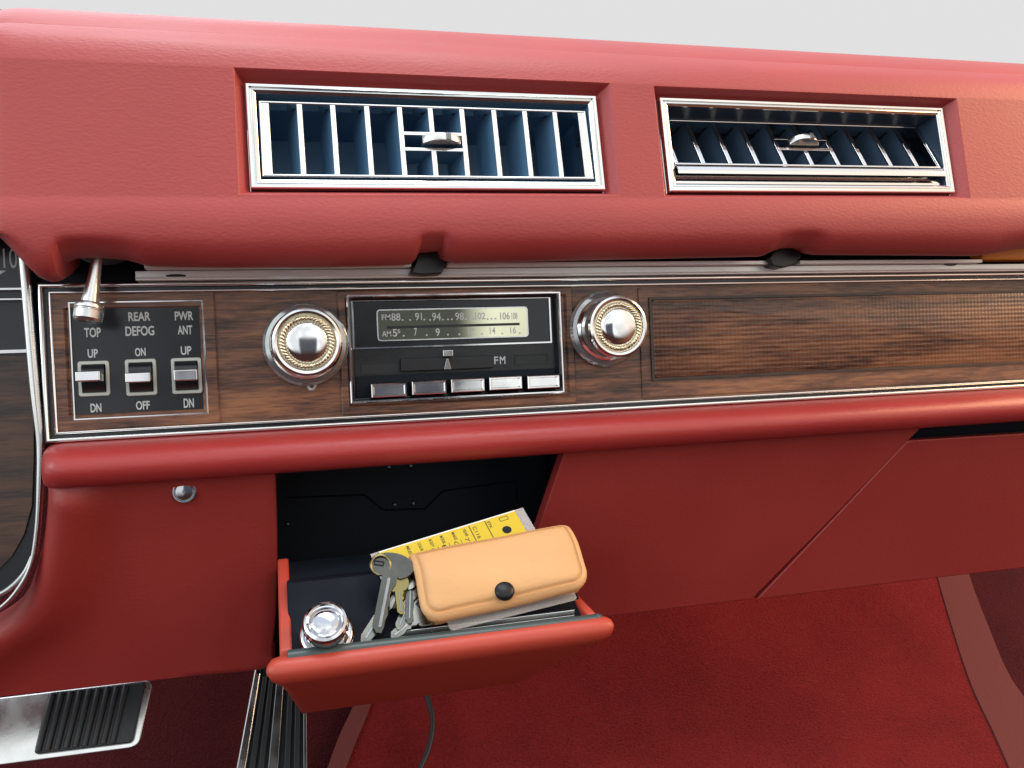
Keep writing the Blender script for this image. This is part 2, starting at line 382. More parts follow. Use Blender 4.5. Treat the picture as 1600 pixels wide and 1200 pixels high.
def pad():
    bm = BM()
    low = spline([(.015, .104), (-.015, .0935), (-.038, .0885), (-.052, .0915), (-.0605, .101), (-.0625, .113), (-.0615, .124), (-.059, .1335)], 4)
    mid = [(-.059 + .0115*t, .1335 + .0930*t) for t in [i/12 for i in range(13)]]
    mid[0] = (-.059, .1335)
    top = spline([(-.0475, .2265), (-.044, .237), (-.038, .2475), (-.0275, .2570), (-.0245, .2588), (-.0232, .2592), (-.022, .2608), (-.016, .2670), (-.004, .2760), (.014, .2855), (.036, .2935), (.08, .3025), (.20, .3130), (.42, .3200)], 4)
    prof = [(p[0], p[1]) for p in low[:-1]] + mid + [(p[0], p[1]) for p in top[1:]]
    # exact rows at the edges of the recesses
    zs = sorted({V1['oz0'], V1['oz1'], V2['oz0'], V2['oz1']})
    for z in zs:
        if not any(abs(p[1]-z) < 1e-6 for p in prof):
            for i in range(len(low)-1, len(prof)-1):
                if prof[i][1] < z < prof[i+1][1]:
                    t = (z-prof[i][1])/(prof[i+1][1]-prof[i][1])
                    prof.insert(i+1, (prof[i][0]+t*(prof[i+1][0]-prof[i][0]), z)); break
    bot = [(-60, 325), (0, 372), (20, 392), (38, 412), (60, 433), (80, 440), (92, 434), (97, 408), (112, 401), (150, 400), (195, 404), (230, 414),
           (330, 416), (500, 416), (640, 412), (648, 409), (655, 393), (690, 390), (697, 405), (716, 409), (900, 405), (1195, 399), (1206, 393), (1228, 386), (1258, 385), (1282, 396), (1400, 397), (1535, 398), (1600, 387), (1700, 372)]
    zb = [(U(u, v, -.045).x, U(u, v, -.045).z) for u, v in bot]
    xs = sorted(set([-.26 + .0032*i for i in range(int((.80+.26)/.0032))] + [V1['ox0'], V1['ox1'], V2['ox0'], V2['ox1']]))
    hx = [V1['ox0'], V1['ox1'], V2['ox0'], V2['ox1']]
    xs = [x for x in xs if x in hx or all(abs(x-h) > .001 for h in hx)]
    def yat(x, y): 
        e = max(0, -.166-x); return y + min(e*e*14, .08)
    grid = []
    for x in xs:
        dz = interp(x, zb) - (.0885 + sh(x)); col = []
        for (y, z) in prof:
            w = 1 if z < .0905 or y > -.04 and z < .12 else max(0, 1-(z-.0905)/.023)
            w = w*w*(3-2*w)
            zz = z + sh(x) + dz*w
            lim = .0                                       # left end rounds up over the cluster
            col.append(bm.verts.new((x, yat(x, y), zz)))
        grid.append(col)
    def inhole(i, j):
        xm = (xs[i]+xs[i+1])/2; zm = (prof[j][1]+prof[j+1][1])/2
        if prof[j][0] > -.03: return False
        return any(V['ox0'] < xm < V['ox1'] and V['oz0'] < zm < V['oz1'] for V in (V1, V2))
    for i in range(len(xs)-1):
        for j in range(len(prof)-1):
            if not inhole(i, j): bm.faces.new((grid[i][j], grid[i+1][j], grid[i+1][j+1], grid[i][j+1]))
    # tapered recess walls down to the vent frames
    for V in (V1, V2):
        m = V['m']; hw, hh = V['w']/2+.0004, V['h']/2+.0004
        inner = [m @ Vector(c) for c in ((-hw, .004, -hh), (hw, .004, -hh), (hw, .004, hh), (-hw, .004, hh))]
        def ysurf(z): return -.059 + .0115*(z-.1335)/.0930
        outer = [Vector((x, ysurf(z), z+sh(x))) for x, z in ((V['ox0'], V['oz0']), (V['ox1'], V['oz0']), (V['ox1'], V['oz1']), (V['ox0'], V['oz1']))]
        N = 10; path = [(0, 0), (.05, .02), (.12, .07), (.2, .15), (1, 1)]
        rr = []
        for (s, t) in path:
            ring = []
            for k in range(4):
                a0, a1 = outer[k], outer[(k+1) % 4]; b0, b1 = inner[k], inner[(k+1) % 4]
                for q in range(N):
                    f = q/N; A = a0.lerp(a1, f); B = b0.lerp(b1, f)
                    ring.append(bm.verts.new((A.x+(B.x-A.x)*s, A.y+(B.y-A.y)*t, A.z+(B.z-A.z)*s)))
            rr.append(ring)
        quads(bm, rr, True)
    return obj('padded_top', bm, M['vinyl'], dash, smooth=33)
pad()

# walnut strip and its frames
XL, XR = -.1640, .86
bm = BM()
gx = [XL+.004, .0500, .2240, XR]; gz = [-.031, -.0160, .0676, .0765]
gv = [[bm.verts.new((x, 0, z)) for z in gz] for x in gx]
for i in range(3):
    for j in range(3):
        if (i, j) != (1, 1): bm.faces.new((gv[i][j], gv[i+1][j], gv[i+1][j+1], gv[i][j+1]))
obj('wood_strip', bm, M['wood'], dash)
bm = BM(); box(bm, -.21, XR, .014, .018, -.05, .125); obj('backing_plate', bm, M['void'], dash)
def edging():
    bm = BM()
    for (x0, z0, z1, w, y) in ((XL-.001, -.0338, .0792, .0030, -.0060), (XL+.0052, -.0282, .0738, .0018, -.0034)):
        rings(bm, x0, XR+.1, z0, z1, [(0, .002)] + [(w/2-w/2*math.cos(R(q)), y+w/2-w/2*math.sin(R(q))) for q in range(0, 181, 22)] + [(w, .002)])
    return obj('chrome_edging', bm, M['chrome'], dash, smooth=50)
edging()
bm = BM(); rings(bm, XL+.0017, XR+.1, -.0310, .0764, [(0, .001), (0, -.0016), (.0040, -.0016), (.0040, .001)]); obj('edging_channel', bm, M['gloss'], dash)

def rail():
    """broken bright rail between the walnut strip and the pad"""
    bm = BM()
    a = U(228, 425, -.012).x; b = U(1527, 405, -.012).x
    n1, n2 = U(642, 418, -.014).x, U(697, 418, -.014).x; m1, m2 = U(1200, 405, -.014).x, U(1246, 405, -.014).x
    for (x0, x1) in ((a, n1), (n2, m1), (m2, b)):
        box(bm, x0, x1, -.018, .004, .0872, .0905)
    box(bm, -.100, XR, -.0105, .004, .0800, .0868)
    box(bm, a, U(328, 420, -.02).x, -.0195, -.0185, .0874, .0906)
    box(bm, -.100, XR, -.0125, -.0106, .0812, .0822)
    return obj('bright_rail', bm, M['rail'], dash, bevel=.0007)
rail()
for (u, v, w, h) in ((275, 431, .007, .0012), (1485, 413, .007, .0016)):
    bm = BM(); c = U(u, v, -.0108); lathe(bm, (0, 0, 0), [(1, 0), (1, .0006)], 24)
    for vv in bm.verts[-48:]: vv.co = (c.x+vv.co.x*w, c.y+vv.co.y, c.z+vv.co.z*h)
    obj('slot', bm, M['gloss'], dash)
def clip(u, v, pts):
    bm = BM(); prism(bm, [(U(*p, -.022).x, U(*p, -.022).z) for p in pts], -.024, .004)
    return obj('retaining_clip', bm, M['black'], dash, bevel=.0012)
clip(668, 405, [(648, 412), (655, 386), (693, 386), (696, 412), (690, 428), (660, 430), (640, 428)])
clip(1228, 400, [(1200, 404), (1208, 393), (1225, 386), (1252, 386), (1250, 402), (1240, 414), (1222, 419), (1206, 416)])
bm = BM(); box(bm, .648, XR, -.0125, .004, .0905, .112); obj('painted_sunlit_end', bm, M['painted_sunlit'], dash, bevel=.002)  # block at the right end, sunlight on red vinyl put into its colour

bm = BM(); q = [U(u, v, .31) for u, v in ((-300, 4), (0, 14.5), (200, 24.5), (380, 34))]
prism(bm, [(p.x, p.z) for p in q] + [(q[3].x, q[3].z-.05), (q[0].x, q[0].z-.05)], .31, .325); obj('windshield_trim', bm, M['rubber'], dash)
# moulded wood surrounds
def surround(x0, x1, z0, z1, w, h=.0022):
    bm = BM(); rings(bm, x0, x1, z0, z1, [(0, .001), (0, -.0012), (.0010, -h), (w-.0022, -h), (w, .0006), (w, .002)])
    return obj('wood_surround', bm, M['wood'], dash, smooth=20)
surround(U(530, 550, 0).x, U(897, 550, 0).x, -.0255, .0715, U(546, 550, 0).x-U(530, 550, 0).x)
surround(U(78, 560, 0).x, U(340, 560, 0).x, -.0265, .0725, .0128)

# speaker
sx = U(999, 520, 0).x
bm = BM(); box(bm, sx, XR, -.0016, .001, -.0245, .0700); obj('speaker_plate', bm, M['wood'], dash, bevel=.0006)
gx0 = U(1014, 520, 0).x
bm = BM(); rings(bm, gx0, XR+.05, -.0100, .0618, [(0, -.0010), (0, -.0034), (.0022, -.0034), (.0032, -.0022)])
obj('grille_rim', bm, M['wood_dark'], dash)
bm = BM(); rrings(bm, gx0+.0026, XR+.02, -.0074, .0592, .003, [(0, -.001), (0, -.0030), (.001, -.0036)]); obj('speaker_grille', bm, M['weave'], dash)

# padded ledge under the strip
def ledge():
    bm = BM()
    prof = spline([(.004, -.0330), (-.004, -.0342), (-.016, -.0362), (-.027, -.0400), (-.0335, -.0462), (-.0350, -.0525), (-.0325, -.0590), (-.026, -.0640), (-.012, -.0655), (.02, -.0655)], 4)
    xs = [-.1650, -.1648, -.1636, -.1615, -.158, -.152] + [-.145 + .012*i for i in range(86)]
    rows = []
    for x in xs:
        e = max(0, (-.1515-x)/.0135); k = 1 - (1-math.sqrt(max(0, 1-e*e)))*.55
        rise = max(0, .25-x)*.0
        rows.append([bm.verts.new((x, .004+(p[0]-.004)*k, -.050+(p[1]+.050)*(1-(1-k)*.45)+rise)) for p in prof])
    quads(bm, rows); bm.faces.new(rows[0])
    return obj('padded_ledge', bm, M['ledge'], dash, smooth=45)
ledge()

# lower panels: they lean away towards the bottom
def ylow(z): return -.016 + (-.064-z)*.38
def lp(u, v):
    y = -.016
    for _ in range(6): p = U(u, v, y); y = ylow(p.z)
    return U(u, v, y)
def panel(name, pts, th=.016, bevel=.003, dy=0, mat='panel', label=None):
    bm = BM(); P = [lp(*p) for p in pts]
    prism(bm, [(p.x, p.z) for p in P], lambda p: ylow(p[1])+dy, lambda p: ylow(p[1])+dy+th)
    return obj(name, bm, M[mat], dash, smooth=30, bevel=min(bevel, .0014), seg=3, label=label)
CL = [(66, 740), (64, 800), (54, 865), (41, 908), (24, 938), (0, 962), (-50, 992), (-110, 1030), (-180, 1075), (-250, 1112)]      # edge beside the cluster
CI = [(430, 735), (433, 860), (431, 960), (424, 1020), (419, 1044), (300, 1057), (150, 1073), (20, 1086), (-100, 1098), (-240, 1114)]
def left_panel():
    """sheet whose left border swells forward and rolls down beside the instrument cluster"""
    bm = BM()
    flat = lambda q: Vector((lp(*q).x, 0, lp(*q).z))
    edge = spline([flat(p) for p in CL], 8); inn = spline([flat(p) for p in CI], 8)
    cross = [(0, .034), (.0015, .014), (.003, .004), (.006, -.003), (.010, -.0070), (.015, -.0092), (.020, -.0098), (.026, -.0085), (.032, -.0060), (.040, -.0028), (.048, -.0008), (.058, 0)]
    rows = []
    for i, (a, b) in enumerate(zip(edge, inn)):
        L_ = (b-a).length; d = (b-a)/L_; r = []
        f = min(1, max(0, (-.056-a.z)/.016)); f = .2+.8*f
        for (s, y) in cross:
            p = a + d*min(s, L_*.97*s/.058); r.append(bm.verts.new((p.x, ylow(p.z)+(y if y > 0 else y*f*1.45), p.z)))
        a2 = a + d*min(.058, L_*.97)
        for t in (.3, .6, .9, .985):
            p = a2.lerp(b, t); r.append(bm.verts.new((p.x, ylow(p.z), p.z)))
        for dy in (.0015, .004, .05):
            r.append(bm.verts.new((b.x, ylow(b.z)+dy, b.z)))
        rows.append(r)
    quads(bm, rows)
    return obj('lower_panel', bm, M['panel'], dash, smooth=50)
left_panel()
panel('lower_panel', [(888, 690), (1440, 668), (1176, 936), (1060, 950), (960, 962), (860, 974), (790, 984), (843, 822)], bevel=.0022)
bm = BM(); box(bm, -.03, .245, .118, .121, -.26, -.02); box(bm, -.03, .245, .012, .118, -.0690, -.0660)
for xw in (-.033, .245):
    q = [(-.010+.012, -.066), (.118, -.066), (.118, -.24), (ylow(-.24)+.016, -.24)]
    a = [bm.verts.new((xw, *p)) for p in q]; b = [bm.verts.new((xw+.003, *p)) for p in q]
    bm.faces.new(a); bm.faces.new(b[::-1]); quads(bm, [a, b], True)
box(bm, -.03, .245, .062, .118, -.235, -.232)
obj('drawer_cavity', bm, M['void'], dash)
bm = BM()
for pts in ([(448, 778), (570, 773), (598, 797), (664, 795), (692, 767), (806, 752), (808, 790)], [(852, 712), (853, 760), (842, 800)]):
    tube(bm, [U(*p, .1175) for p in pts], .0009, 6)
obj('stamped_ridge', bm, M['liner'], dash)
for (u, v) in ((617, 788), (646, 786), (608, 729), (642, 727), (450, 818), (806, 788)):
    c = U(u, v, .116); bm = BM(); lathe(bm, c, [(.0019, -.003), (.0019, .0005), (.0012, .0014)], 16); obj('cavity_rivet', bm, M['dull'], dash)

# button lock set in the left lower panel
c = lp(288, 768)
bm = BM(); lathe(bm, c, [(.0084, -.004), (.0084, .0008), (.0079, .0014), (.0070, .0014), (.0067, .0008), (.0062, .0008), (.0058, .0015), (.0030, .0018), (.001, .0018)], 40)
obj('lock_button', bm, M['lighter'], dash)

# ------------------------------------------------------------------ glovebox door
gd = thing('glovebox_door', 'red glovebox door with a slanted left edge and a dark gap along its top', 'glovebox door', lp(1400, 800))
P = [lp(*p) for p in ((1418, 688), (1600, 677), (1760, 667), (1760, 866), (1600, 887), (1400, 910), (1182, 936.5))]
bm = BM(); prism(bm, [(p.x, p.z) for p in P], lambda p: ylow(p[1])-.001, lambda p: ylow(p[1])+.02)
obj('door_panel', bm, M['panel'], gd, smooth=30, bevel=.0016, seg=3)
bm = BM(); prism(bm, [(.50, -.050), (.90, -.050), (.90, -.195), (.50, -.195)], lambda p: ylow(p[1])+.021, lambda p: ylow(p[1])+.027); obj('door_backing', bm, M['void'], gd)

# ------------------------------------------------------------------ air vents
def build_vent(V, label, tilt, drop, vane_mat, fixed):
    m = V['m']; w, h = V['w'], V['h']
    t = thing('air_vent', label, 'air vent', mat=m, group='chrome air vents in the padded dashboard')
    hw, hh = w/2, h/2
    bm = BM()
    rings(bm, -hw, hw, -hh, hh, [(0, .006), (0, -.0020), (.0007, -.0026), (.0024, -.0025), (.0030, -.0008), (.0038, -.0010), (.0044, -.0021), (.0048, -.0022), (.0056, -.0018), (.0064, -.0014), (.0068, -.0010), (.0069, -.0006)])
    obj('frame', bm, M['chrome'], t, local=True, smooth=20)
    bm = BM()
    iw, ih = hw-.0080, hh-.0080
    rings(bm, -iw, iw, -ih, ih, [(-.0013, -.0005), (-.0006, .012), (0, .030), (.002, .075)], cap=True)
    obj('housing', bm, vane_mat, t, local=True)
    # pivoting grille
    piv = Vector((0, fixed['py'], drop)); rot = Matrix.Rotation(R(-tilt), 4, 'X')
    gm = Matrix.Translation(piv) @ rot
    gw, gh = iw-.0004, fixed['gh']
    fr, dep = fixed['fr'], .030                                  # grille front and depth, local to the pivot
    bm = BM()
    sw = fixed['side']
    rings(bm, -gw, gw, -gh, gh, [(0, fr+.014), (0, fr), (.0006, fr-.0005), (.0016, fr-.0005), (.0022, fr), (.0022, fr+.006)])
    for sx_ in (-1, 1):
        xa, xb = sorted((sx_*gw, sx_*(gw-sw))); box(bm, xa+.0004, xb-.0004, fr-.0002, fr+.012, -gh+.0010, gh-.0010)
    n = fixed['xs']; vbs = []
    for x in n:
        z0s = [(-gh+.001, gh-.001)] if x not in fixed['short'] else [(-gh+.001, -.0062), (.0062, gh-.001)]
        for (za, zb_) in z0s:
            vb = BM(); vbs.append(vb)
            box(bm, x-.0019, x+.0019, fr-.0001, fr+.0012, za, zb_)
            box(vb, x-.0008, x+.0010, fr+.0012, fr+dep, za, zb_)
    ca, cb = fixed['centre']
    for z in (-.0062, .0062):
        box(bm, ca, cb, fr-.0003, fr+.0012, z-.0014, z+.0014); vb = BM(); vbs.append(vb); box(vb, ca, cb, fr+.0012, fr+dep*.8, z-.0007, z+.0007)
    if fixed.get('skirt'):
        s0 = -gh
        rows = []
        for k in range(9):
            a = k/8; y = fr - .0018*math.sin(a*math.pi*.75) + a*a*.0012; z = s0+.0008 - .0105*a
            rows.append([bm.verts.new((x, y, z)) for x in (-gw, gw)])
        quads(bm, rows)
        rows = []
    if fixed.get('skirt'):
        tb = BM(); rows = []
        for k in range(9):
            a = k/8; rows.append([tb.verts.new((x, .0040-.0016*math.sin(a*math.pi)+.005*a*a, -hh+.0066+.0115*a)) for x in (-iw+.001, iw-.001)])
        quads(tb, rows); obj('lower_trough', tb, M['chrome'], t, local=True)
    bm.transform(gm)
    obj('grille', bm, M['chrome'], t, local=True, smooth=25, bevel=.0003, seg=1)
    for vb in vbs:
        for v in vb.verts: v.co.x -= max(0, v.co.y-fr-.0012)*.26
        vb.transform(gm); obj('vane', vb, vane_mat, t, local=True)
    # thumb tab
    bm = BM(); tw = .0145; rows = []
    tx = fixed['tab']
    for k in range(13):
        a = -1 + 2*k/12; out = fr - .0105*math.sqrt(max(0, 1-a*a*.92)) + .001
        rows.append([bm.verts.new((tx+a*tw, yy, zz)) for yy, zz in ((fr+.004, -.0030), (out, -.0030), (out-.0006, 0), (out, .0030), (fr+.004, .0030))])
    quads(bm, rows); bm.faces.new(rows[0]); bm.faces.new(rows[-1])
    bm.transform(gm); obj('thumb_tab', bm, M['brushed'], t, local=True, smooth=30, bevel=.0006)
    bm = BM()
    for k in range(5):
        a = .18 + k*.055; out = fr - .0105*math.sqrt(1-a*a*.92) - .0002
        box(bm, tx+a*tw-.0002, tx+a*tw+.0002, out, out+.002, -.0028, .0028)
    bm.transform(gm); obj('tab_ridge', bm, M['dull'], t, local=True)
    return t
def local_x(V, us, v, y):
    return [(V['m'].inverted() @ U(u, v, y)).x for u in us]
xs1 = local_x(V1, (471, 523, 576, 627, 675, 724, 774, 822, 869), 225, -.040)
build_vent(V1, 'left air vent, facing straight out, with tall blue-black gaps between its chrome bars', 2.5, -.0018, M['vane'],
           dict(gh=.0288, fr=-.0170, py=.0175, side=.0075, xs=xs1, short=[xs1[4]], centre=(xs1[3], xs1[5]), tab=xs1[4]+.006))
xs2 = local_x(V2, (1088, 1130, 1172, 1215, 1256, 1297, 1338, 1378, 1418), 230, -.035)
build_vent(V2, 'right air vent, its grille tipped upward over a broad chrome lip', 24, .0030, M['vane_dark'],
           dict(gh=.0265, fr=-.0125, py=.0225, side=.004, xs=xs2, short=[xs2[4]], centre=(xs2[3], xs2[5]), tab=xs2[4], skirt=True))

# ------------------------------------------------------------------ radio
rx0, rx1, rz0, rz1 = .0492, .2247, -.0166, .0682
rad = thing('car_radio', 'black push-button car radio with a tuning dial in a thin chrome bezel', 'radio', ((rx0+rx1)/2, -.001, rz0))
bm = BM(); rings(bm, rx0, rx1, rz0, rz1, [(0, .002), (0, -.0040), (.0008, -.0048), (.0018, -.0048), (.0026, -.0036), (.0030, .0)]); obj('bezel', bm, M['chrome'], rad, smooth=20)
FY = .0040
bm = BM(); rings(bm, rx0+.0028, rx1-.0028, rz0+.0028, rz1-.0028, [(0, -.0030), (.0008, -.0026), (.0022, FY)], cap=True); obj('faceplate', bm, M['black'], rad, smooth=20)
def zbox(u0, v0, u1, v1, y):
    a = U(u0, (v0+v1)/2, y).x; b = U(u1, (v0+v1)/2, y).x; c = U((u0+u1)/2, v1, y).z; d = U((u0+u1)/2, v0, y).z
    return a, b, c, d
y = FY-.002
x0, x1 = .0535, .2172; z0, z1 = U(700, 541, y).z, U(700, 466, y).z
bm = BM(); rings(bm, x0, x1, z0, z1, [(0, FY+.0002), (0, y), (.0012, y), (.0016, FY+.0002)]); obj('dial_trim', bm, M['chrome'], rad, smooth=20)
bm = BM(); box(bm, x0+.0016, x1-.0016, FY-.0003, FY+.001, z0+.0016, z1-.0016); obj('dial_surround', bm, M['gloss'], rad)
dx0, dx1, dz0, dz1 = U(590, 510, y).x, U(824.5, 500, y).x, U(707, 529, y).z, U(707, 482, y).z
bm = BM(); rrings(bm, dx0, dx1, dz0, dz1, .0026, [(0, FY), (0, FY-.0012), (.0012, FY-.0012)])
dial = obj('dial', bm, M['dial'], rad)
bm = BM(); rrings(bm, dx0-.0004, dx1+.0004, dz0-.0004, dz1+.0004, .0028, [(0, FY), (0, FY-.0017), (.0009, FY-.0017), (.0009, FY-.0010)], cap=False); obj('dial_rim', bm, M['brushed'], dial)
TY = FY-.0012
dzm = (dz0+dz1)/2
def dz_(u, v): return dzm + ((507-(u-708)*.056)-v)*.000492
def drow(bm, t, u0, vt, u1, vb_):
    um = (u0+u1)/2; add_text(bm, t, U(u0, vt, TY).x, U(u1, vt, TY).x, dz_(um, vb_), dz_(um, vt), TY, bold=.014)
bm = BM()
for s, u0, u1, vt, vb_ in (('FM', 596.5, 610, 495.5, 504.5), ('88', 611.5, 625.5, 493, 505), ('91', 648.5, 659, 491, 503.5), ('94', 675, 688.5, 490, 503), ('98', 711, 724.5, 488.5, 501), ('102', 742, 758, 487.5, 499), ('106', 781, 796, 486, 498), ('108', 799, 808, 486, 497),
                           ('AM', 597, 611, 522, 531), ('5', 613.5, 620.5, 518.5, 530.5), ('5', 621, 625.5, 519, 525), ('7', 647, 651.5, 516, 528.5), ('9', 680.5, 687, 515.5, 528), ('12', 731, 741, 512.5, 525), ('14', 765, 774, 511.5, 522.5), ('16', 797, 806, 510, 521)):
    drow(bm, s, u0, vt, u1, vb_)
for u, v in ((629, 503.5), (641, 503), (663, 502), (672, 502), (692, 501), (700, 500.5), (706, 500), (728, 499.5), (734, 499), (739.5, 498.5), (762, 498), (768, 497.5), (774, 497),
             (631, 529), (667, 527), (700, 525.5), (718, 524.5), (753, 523), (785, 521.5), (812, 520)):
    c = U(u, v, TY); zq = dz_(u, v); box(bm, c.x-.0007, c.x+.0007, TY-.00012, TY, zq-.0006, zq+.0007)
obj('lettering', bm, M['ink'], dial, smooth=0)
a, b, c_, d = zbox(604, 507, 812, 511, TY); bm = BM(); box(bm, a, b, TY-.0001, TY, c_, d); obj('dial_slot', bm, M['black'], dial)
# slider bar
a, b, c_, d = zbox(626, 558, 770, 578, FY-.003)
bm = BM(); box(bm, a, b, FY-.004, FY+.001, c_, d); sl = obj('slider_bar', bm, M['black'], rad, bevel=.0008)
a, b, c_, d = zbox(692, 547, 708, 557, FY-.007); bm = BM(); box(bm, a, b, FY-.0075, FY, c_, d); obj('slider_tab', bm, M['chrome'], sl, bevel=.0006)
bm = BM(); p = U(699, 577, FY-.004); prism(bm, [(p.x-.0034, p.z-.0006), (p.x+.0034, p.z-.0006), (p.x+.0008, p.z+.0090), (p.x-.0008, p.z+.0090)], FY-.0064, FY-.0038); obj('slider_pointer', bm, M['dull'], sl, bevel=.0008)
a, b, c_, d = zbox(768, 554.5, 795, 571.5, FY); bm = BM(); rings(bm, a, b, c_, d, [(0, FY+.0003), (0, FY-.0010), (.0008, FY-.0010), (.0010, FY-.0002)], cap=True); fmw = obj('band_window', bm, M['gloss'], rad)
bm = BM(); px_text(bm, 'F', 772, 557, 778.5, 569, FY-.0002, bold=.02); px_text(bm, 'M', 781, 556.5, 789.5, 568.5, FY-.0002, bold=.02); obj('lettering', bm, M['ink'], fmw, smooth=0)
for q in ((804, 553, 856, 569), (564, 566, 624, 584)):
    a, b, c_, d = zbox(*q, FY); bm = BM(); rings(bm, a, b, c_, d, [(0, FY+.0003), (0, FY-.0007), (.0007, FY-.0007), (.0007, FY-.0001)], cap=True); obj('blank_plate', bm, M['rubber'], rad)
a, b, c_, d = zbox(567, 586, 868, 621, FY); bm = BM(); box(bm, .0545, .2195, FY-.0008, FY+.001, -.0128, .0045); obj('button_slot', bm, M['void'], rad)
for (u, v) in ((608, 609.5), (671, 605.5), (731.5, 602), (790.5, 598.5), (849.5, 596.5)):
    c = U(u, v, -.012); w_, h_ = .0136, .0052
    bm = BM(); box(bm, c.x-w_, c.x+w_, -.0115, FY, c.z-h_, c.z+h_); pb = obj('push_button', bm, M['black'], rad, bevel=.0007)
    bm = BM(); tl = random.uniform(-.0004, .0004)
    rings(bm, c.x-w_, c.x+w_, c.z-h_, c.z+h_, [(0, -.0105), (0, -.0124), (.0006, -.0130), (.0014, -.0130), (.0022, -.0122)], cap=True)
    obj('button_face', bm, M['chrome'], pb, smooth=20)

# ------------------------------------------------------------------ knobs beside the radio
def knob(u, v, label, r=1.0, h=.034):
    c = U(u, v, 0)
    t = bpy.data.objects.new('control_knob', None); COL.objects.link(t); t.empty_display_size = .02
    t.parent = rad; t.location = c - wm(rad).translation; MW[t.name] = Matrix.Translation(c); t['label'] = label
    bm = BM(); lathe(bm, c, [(.0305*r, -.001), (.0318*r, .002), (.0318*r, .0050), (.0300*r, .0075), (.0270*r, .0085), (.0262*r, .0070)], 96,
                     wob=lambda k, i: (.00022 if i % 2 else 0) if k in (1, 2) else 0); obj('base_ring', bm, M['clear'], t, smooth=25)
    bm = BM(); lathe(bm, c, [(.0266*r, .002), (.0266*r, .0095), (.0248*r, .0115), (.0246*r, h-.010), (.0254*r, h-.0085), (.0256*r, h-.0030), (.0246*r, h-.0008), (.0230*r, h), (.0212*r, h-.0006), (.0205*r, h-.0022)], 96, cap=True); obj('knob_body', bm, M['chrome'], t, smooth=25)
    bm = BM()
    for ph in (0, math.pi):                                  # two twisted strands
        n = 240; tube_pts = []
        for i in range(n+1):
            a = 2*math.pi*i/n; tw = 22*a+ph
            rr = .0178*r + .0011*math.cos(tw); tube_pts.append((c.x+rr*math.cos(a), c.y-h+.0015-.0009*math.sin(tw), c.z+rr*math.sin(a)))
        tube(bm, tube_pts, .0012, 6, caps=False)
    lathe(bm, c, [(.0206*r, h-.0022), (.0206*r, h-.0016), (.0150*r, h-.0016)], 64, cap=False)
    obj('gold_braid', bm, M['gold'], t, smooth=60)
    bm = BM(); prof = [(.0152*r, h-.003), (.0152*r, h-.0008)] + [(.0146*r*math.cos(a), h-.0004+.0024*math.sin(a)) for a in [R(4+i*9) for i in range(10)]]
    lathe(bm, c, prof, 64); obj('domed_cap', bm, M['chrome'], t, smooth=35)
    return t
knob(478, 538, 'round chrome knob with a gold braid ring, between the switch panel and the radio')
knob(943, 514.5, 'round chrome knob with a gold braid ring, between the radio and the woven speaker grille', r=1.0, h=.0345)
# small printed mark under the knob
bm = BM(); c = U(487, 603, -.0002)
for pts in ([(481.5, 596), (481.5, 604), (484, 608), (489, 608), (492, 604), (492, 596)],):
    tube(bm, [U(*p, -.0009) for p in pts], .0012, 8)
obj('printed_mark', bm, M['ink'], dash)

# ------------------------------------------------------------------ switch panel
px0, px1, pz0, pz1 = -.1467, -.0554, -.0190, .0664
swp = thing('switch_panel', 'black square panel with three chrome rocker switches and white lettering', 'switch panel', ((px0+px1)/2, 0, pz0))
bm = BM(); rings(bm, px0, px1, pz0, pz1, [(0, .001), (0, -.0022), (.0005, -.0027), (.0013, -.0027), (.0017, -.0016), (.0017, 0)]); obj('chrome_rim', bm, M['chrome'], swp, smooth=20)
bm = BM(); box(bm, px0+.0015, px1-.0015, -.0012, .001, pz0+.0015, pz1-.0015); face = obj('switch_plate', bm, M['gloss'], swp)
bm = BM(); ty = -.0012
for s, u0, u1, vt, vb_ in (('CONV', 125, 163, 489, 504), ('TOP', 131.5, 157.5, 512, 527), ('UP', 137, 153, 545.5, 559), ('DN', 141.5, 158.5, 630.5, 644),
                           ('REAR', 200.5, 235, 487.5, 501.5), ('DEFOG', 196, 241, 509.5, 524.5), ('ON', 211, 227.5, 543.5, 556.5), ('OFF', 212.5, 234, 626.5, 640),
                           ('PWR', 273, 302, 486.5, 500.5), ('ANT', 277.5, 300.5, 508.5, 522.5), ('UP', 282.5, 299, 541, 554.5), ('DN', 287, 303, 622.5, 637)):
    px_text(bm, s, u0, vt, u1, vb_, ty, bold=.022)
obj('lettering', bm, M['ink'], face, smooth=0)
for fq, lq, col in (((122, 564, 171, 619), (117, 579.5, 157, 596), 0), ((196, 561, 244.5, 618), (195, 582, 235, 598), 0), ((268, 559, 315, 615), (271, 577, 309, 595), 0)):
    a, b, c_, d = zbox(*fq, -.003)
    bm = BM(); rrings(bm, a, b, c_, d, .0018, [(0, 0), (0, -.0026), (.0004, -.0030), (.0022, -.0030), (.0026, -.0024), (.0026, .0)], cap=False); st = obj('toggle_switch', bm, M['switch_trim'], swp)
    bm = BM(); rows = []; zc = (c_+d)/2; hz = (d-c_)/2-.0026
    for k in range(17):
        t_ = -1+2*k/16; rows.append([bm.verts.new((xx, -.0013-.0060*math.sqrt(max(0, 1-t_*t_*.95)), zc+t_*hz)) for xx in (a+.0028, b-.0028)])
    quads(bm, rows); obj('rocker', bm, M['gloss'], st, smooth=60)
    a2, b2, c2, d2 = zbox(*lq, -.015)
    bm = BM(); v = box(bm, a2, b2, -.0160, -.006, c2, d2)
    for q in v:
        if q.co.y > -.01: q.co.z = zc + (q.co.z-(c2+d2)/2)*.75; q.co.x = (a+b)/2 + (q.co.x-(a2+b2)/2)*.9
    obj('switch_lever', bm, M['chrome'], st, bevel=.0010, smooth=30)

